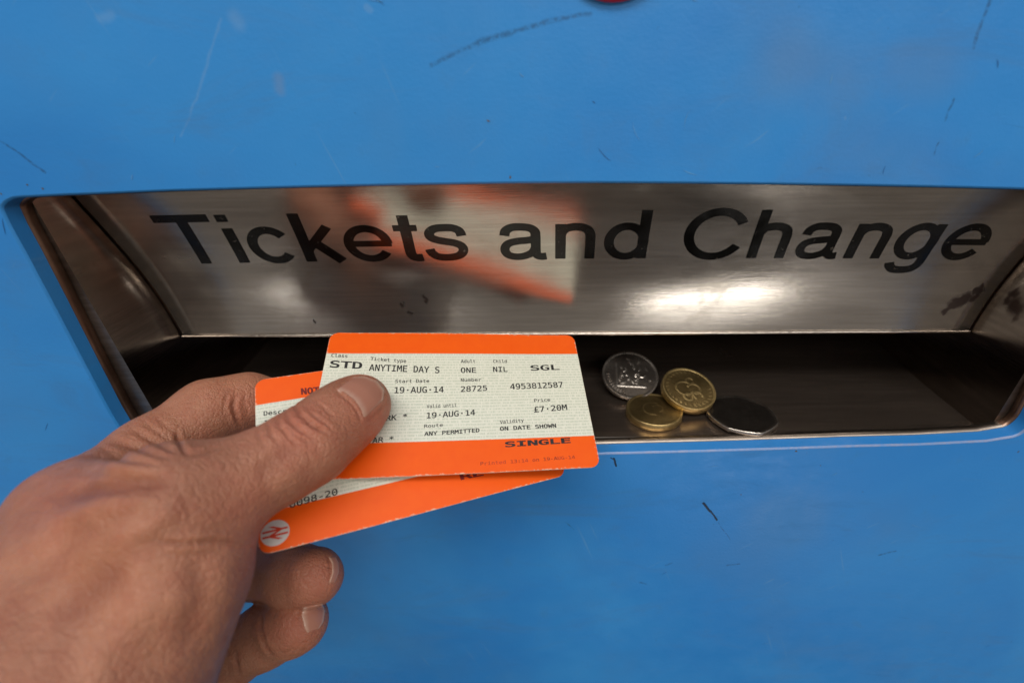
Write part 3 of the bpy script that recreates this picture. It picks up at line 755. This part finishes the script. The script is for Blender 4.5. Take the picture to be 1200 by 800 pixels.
HPX = np.c_[CX+FPX*HV[:, 0]/HV[:, 2], CY+FPX*HV[:, 1]/HV[:, 2]]
facing = (-(HN*HV).sum(1)/np.linalg.norm(HV, axis=1))
vis = np.clip(facing*3+.6, 0, 1)
def crease(pts, w, depth, edge=.35):
    """furrow following a pixel polyline on the side of the hand one sees; returns displacement in mm"""
    best = np.full(len(HV), 1e9); tt = np.zeros(len(HV)); pts = np.array(pts, float)
    L = np.r_[0, np.cumsum(np.linalg.norm(np.diff(pts, axis=0), axis=1))]
    for i in range(len(pts)-1):
        a, b = pts[i], pts[i+1]; ab = b-a; t = np.clip(((HPX-a)@ab)/(ab@ab), 0, 1); d = np.linalg.norm(HPX-a-t[:, None]*ab, axis=1)
        u = d < best; best[u] = d[u]; tt[u] = (L[i]+t[u]*(L[i+1]-L[i]))/L[-1]
    wpx = w
    fade = np.clip(np.minimum(tt, 1-tt)/.25, 0, 1)
    prof_ = -np.exp(-(best/wpx)**2)+edge*np.exp(-((best-2.0*wpx)/(1.1*wpx))**2)
    return depth*prof_*fade*vis
disp = np.zeros(len(HV))
CR = [ # thumb knuckle
 ([(332,478),(338,492),(352,504),(366,514)], 2.2, .42), ([(343,470),(352,486),(370,500),(388,510)], 2.4, .55), ([(322,486),(328,500),(340,514),(352,524)], 2.0, .35),
 ([(360,480),(372,490),(386,500),(392,508)], 1.8, .30), ([(312,492),(316,506),(326,520)], 2.0, .28), ([(350,492),(362,498),(378,505)], 1.5, .3), ([(300,500),(303,512),(312,526)], 2.0, .2),
 ([(368,470),(380,478),(392,490)], 1.8, .2), ([(340,508),(352,512),(362,520)], 1.4, .25), ([(328,470),(330,480),(326,492)], 1.6, .25),
 # web and the back of the hand
 ([(205,503),(209,515),(214,526),(222,534)], 3.2, .9), ([(150,500),(170,512),(192,524),(215,533)], 3.2, .5), ([(125,514),(150,522),(180,533),(205,540)], 4., .55),
 ([(90,538),(120,534),(160,541),(200,548)], 4.5, .6), ([(215,534),(240,530),(262,520)], 3, .5), ([(70,560),(110,552),(150,560),(200,562)], 5, .4), ([(110,520),(130,530),(150,545)], 3., .3),
 ([(172,633),(210,637),(255,633),(300,637)], 3.2, .75), ([(180,647),(220,650),(262,646)], 3.5, .25), ([(225,612),(260,622),(300,628)], 4, .22),
 # index finger bends
 ([(277,462),(273,475),(277,490),(283,502)], 2.6, .8), ([(268,458),(264,468),(262,480)], 2., .35), ([(288,460),(286,472),(291,486)], 2., .25), ([(180,484),(190,496),(205,506)], 2.2, .3), ([(165,492),(180,504),(196,513)], 2.2, .3),
 # ring finger
 ([(307,714),(305,735),(310,755),(321,772)], 2.4, .9), ([(274,760),(277,775),(281,795)], 2.2, .7), ([(262,757),(270,764),(276,776)], 1.8, .3), ([(325,765),(335,764),(350,756)], 1.5, .15),
]
CR = [(p, w, d*(1.5 if i < 10 else .85)) for i, (p, w, d) in enumerate(CR)]
CR += [([(389,455),(400,463),(411,472),(419,483),(424,497)], 1.7, .42), ([(424,496),(436,490),(447,479),(452,468)], 1.5, .30), ([(390,456),(400,447),(411,441)], 1.4, .25),
       ([(350,708),(350,722),(354,738)], 1.5, .3), ([(383,648),(387,660),(386,676)], 1.5, .3)]
# broad forms: the hollow between thumb and index bones, the ridges beside it
CR += [([(60, 590), (110, 572), (170, 566), (215, 560)], 11, 1.3), ([(120, 640), (175, 615), (215, 590)], 12, -.8), ([(60, 735), (110, 690), (150, 650)], 20, .8), ([(90, 800), (150, 740), (190, 680)], 20, -.7),
       ([(40, 650), (70, 610), (110, 590)], 12, -.6), ([(230, 640), (235, 700), (215, 770)], 16, .7), ([(300, 560), (330, 535), (350, 520)], 12, .5)]
rc = np.random.RandomState(11)
for _ in range(70):
    a = rc.uniform(0, 1); cx_, cy_ = 200+170*a+rc.uniform(-14, 14), 596-86*a+rc.uniform(-30, 34); L_ = rc.uniform(9, 26); th_ = 1.05+rc.normal(0, .28)
    dx, dy = math.cos(th_)*L_, math.sin(th_)*L_; CR.append(([(cx_-dx, cy_-dy), (cx_+rc.uniform(-3, 3), cy_), (cx_+dx, cy_+dy)], rc.uniform(1.3, 2.6), rc.uniform(.03, .09)))
for _ in range(60):
    cx_, cy_ = rc.uniform(30, 290), rc.uniform(560, 790); L_ = rc.uniform(15, 45); th_ = rc.normal(-.15, .5)
    dx, dy = math.cos(th_)*L_, math.sin(th_)*L_; CR.append(([(cx_-dx, cy_-dy), (cx_, cy_+rc.uniform(-4, 4)), (cx_+dx, cy_+dy)], rc.uniform(2, 4.5), rc.uniform(.03, .09)))
for p, w, dpt in CR: disp += crease(p, w, dpt)
# slow unevenness and fine skin folds
def vnoise(P, s, seed):
    r = np.random.RandomState(seed); out = np.zeros(len(P))
    for _ in range(14):
        k = r.normal(size=3)*s; out += np.sin(P@k+r.uniform(0, 6.28))
    return out/14
disp += .35*vnoise(HV, .16, 1) + .12*vnoise(HV, .45, 2) + .035*vnoise(HV, 1.8, 3)
# raised tendon ridges on the hand's back
HV2 = HV + HN*disp[:, None]
W = np.array([list(camv((0, 0, 0)))]) + (HV2[:, :1]*np.array(rt) - HV2[:, 1:2]*np.array(upv) + HV2[:, 2:3]*np.array(fw))*.001
hand = mesh('hand', W, HQ, None, [], True)
hand['label'] = 'bare hand reaching in from the lower left, thumb pressing on two train tickets'; hand['category'] = 'hand'
# skin tone map as a colour-zone attribute: red = blood flush at joints and tips, green = darker folds
flush = np.zeros(len(HV)); fold = np.zeros(len(HV))
def blob(px, py, r): return np.exp(-((HPX[:, 0]-px)**2+(HPX[:, 1]-py)**2)/r**2)
for px_, py_, r_, a_ in ((440, 490, 34, .55), (350, 500, 38, .5), (375, 672, 34, .6), (350, 735, 30, .6), (285, 480, 24, .35), (70, 590, 50, .3), (290, 600, 40, .25)): flush += a_*blob(px_, py_, r_)
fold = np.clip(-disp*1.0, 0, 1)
at_ = hand.data.attributes.new('flush', 'FLOAT', 'POINT'); at_.data.foreach_set('value', np.clip(flush, 0, 1).astype(np.float32))
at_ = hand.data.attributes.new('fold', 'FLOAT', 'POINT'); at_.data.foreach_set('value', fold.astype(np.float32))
def mat_skin():
    t = NT('skin'); P = t.pos()
    A = lambda n: t.n('ShaderNodeAttribute', attribute_name=n).outputs['Fac']
    big = t.noise(P, 45, 4, .6); mid = t.noise(P, 220, 4, .65); fine = t.noise(P, 1100, 3, .6)
    c = t.mix(t.ramp(big, .32, .68), (.33, .136, .077), (.43, .188, .112))
    c = t.mix(t.math('MULTIPLY', t.ramp(mid, .42, .68), .5), c, (.33, .112, .066))
    c = t.mix(t.math('MULTIPLY', A('flush'), .8), c, (.41, .110, .072))
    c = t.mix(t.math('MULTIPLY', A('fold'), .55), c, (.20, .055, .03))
    frk = t.ramp(t.noise(P, 380, 2, .4), .70, .78); c = t.mix(t.math('MULTIPLY', frk, .25), c, (.24, .10, .06))
    vor = t.n('ShaderNodeTexVoronoi', feature='DISTANCE_TO_EDGE'); t.l(P, vor.inputs['Vector']); vor.inputs['Scale'].default_value = 1300; 
    vor2 = t.n('ShaderNodeTexVoronoi', feature='DISTANCE_TO_EDGE'); t.l(t.scale(P, (1, 1, 1)), vor2.inputs['Vector']); vor2.inputs['Scale'].default_value = 420
    h = t.math('ADD', t.ramp(vor.outputs['Distance'], 0, .25, 0, .5), t.ramp(vor2.outputs['Distance'], 0, .18, 0, .5)); h = t.math('ADD', h, t.math('MULTIPLY', fine, .6))
    m = t.set(Base_Color=c, Roughness=t.ramp(mid, .3, .7, .42, .56), Specular_IOR_Level=.42, Normal=t.bump(h, .46, .0005))
    b = t.b; b.inputs['Subsurface Weight'].default_value = .28; b.inputs['Subsurface Radius'].default_value = (1, .35, .2); b.inputs['Subsurface Scale'].default_value = .004
    return m
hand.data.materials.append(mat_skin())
# nails: small curved plates pressed into the skin
def mat_nail():
    t = NT('fingernail'); uv = t.n('ShaderNodeUVMap', uv_map='nail').outputs[0]; sx = t.n('ShaderNodeSeparateXYZ'); t.l(uv, sx.inputs[0])
    c = t.mix(t.ramp(sx.outputs[1], .10, .34), (.50, .30, .225), (.40, .18, .125))
    c = t.mix(t.ramp(sx.outputs[1], .86, .97), c, (.50, .32, .24))
    st = t.noise(t.scale(uv, (26, 1.2, 1)), 1, 3)
    c = t.mix(t.math('MULTIPLY', t.ramp(st, .4, .7), .25), c, (.38, .16, .12))
    return t.set(Base_Color=c, Roughness=.22, Specular_IOR_Level=.5, Normal=t.bump(st, .12, .0003))
M['nail'] = mat_nail()
def march(px, py, z0):
    d = np.array([(px-CX)/FPX, (py-CY)/FPX, 1.]); z = z0
    for _ in range(60):
        v = float(sdf((d*z)[None, :])[0])
        if v < .01: return d*z
        z += v*.7
        if z > z0+60: return None
    return d*z
def nail(base, tip, z0, lift=.45, name='thumb_nail'):
    """base and tip: pixel polylines (same direction) bounding the plate"""
    NB, NT_ = 22, 22
    def samp(pl, t):
        pl = np.array(pl, float); L = np.r_[0, np.cumsum(np.linalg.norm(np.diff(pl, axis=0), axis=1))]; s = t*L[-1]
        return np.array([np.interp(s, L, pl[:, 0]), np.interp(s, L, pl[:, 1])])
    V, UV, F = [], [], []
    for j in range(NT_+1):
        for i in range(NB+1):
            a, b = i/NB, j/NT_
            q = samp(base, a)*(1-b)+samp(tip, a)*b
            p = march(q[0], q[1], z0)
            if p is None: p = np.array([(q[0]-CX)/FPX, (q[1]-CY)/FPX, 1.])*(z0+10)
            n = gradn(p[None, :])[0]
            e = min(a, 1-a)*NB; e2 = j; e3 = NT_-j
            l = lift*min(1, .1+e/2.2)*min(1, .05+e2/2.5)
            if e == 0 or e2 == 0: l = -.5
            V.append(camv(p+n*l)); UV.append((a, b))
    for j in range(NT_):
        for i in range(NB): F.append((j*(NB+1)+i, j*(NB+1)+i+1, (j+1)*(NB+1)+i+1, (j+1)*(NB+1)+i))
    o = mesh(name, V, F, hand, [M['nail']], True)
    uvl = o.data.uv_layers.new(name='nail')
    for lp in o.data.loops: uvl.data[lp.index].uv = UV[lp.vertex_index]
    s = o.modifiers.new('thickness', 'SOLIDIFY'); s.thickness = .0004; s.offset = -1
    return o
nail([(391,456),(403,464),(414,474),(421,485),(425,494)], [(411,442.5),(429,441),(442,446),(450,456.5),(448,471)], 110, .22)
nail([(354,711),(352,720),(356,735),(360,742)], [(378,706),(381,715),(379,728),(372,738)], 120, .15, 'finger_nail')
nail([(385,651),(389,660),(389,671),(385,684)], [(391,650),(396,658),(397,669),(391,684)], 120, .15, 'finger_nail')
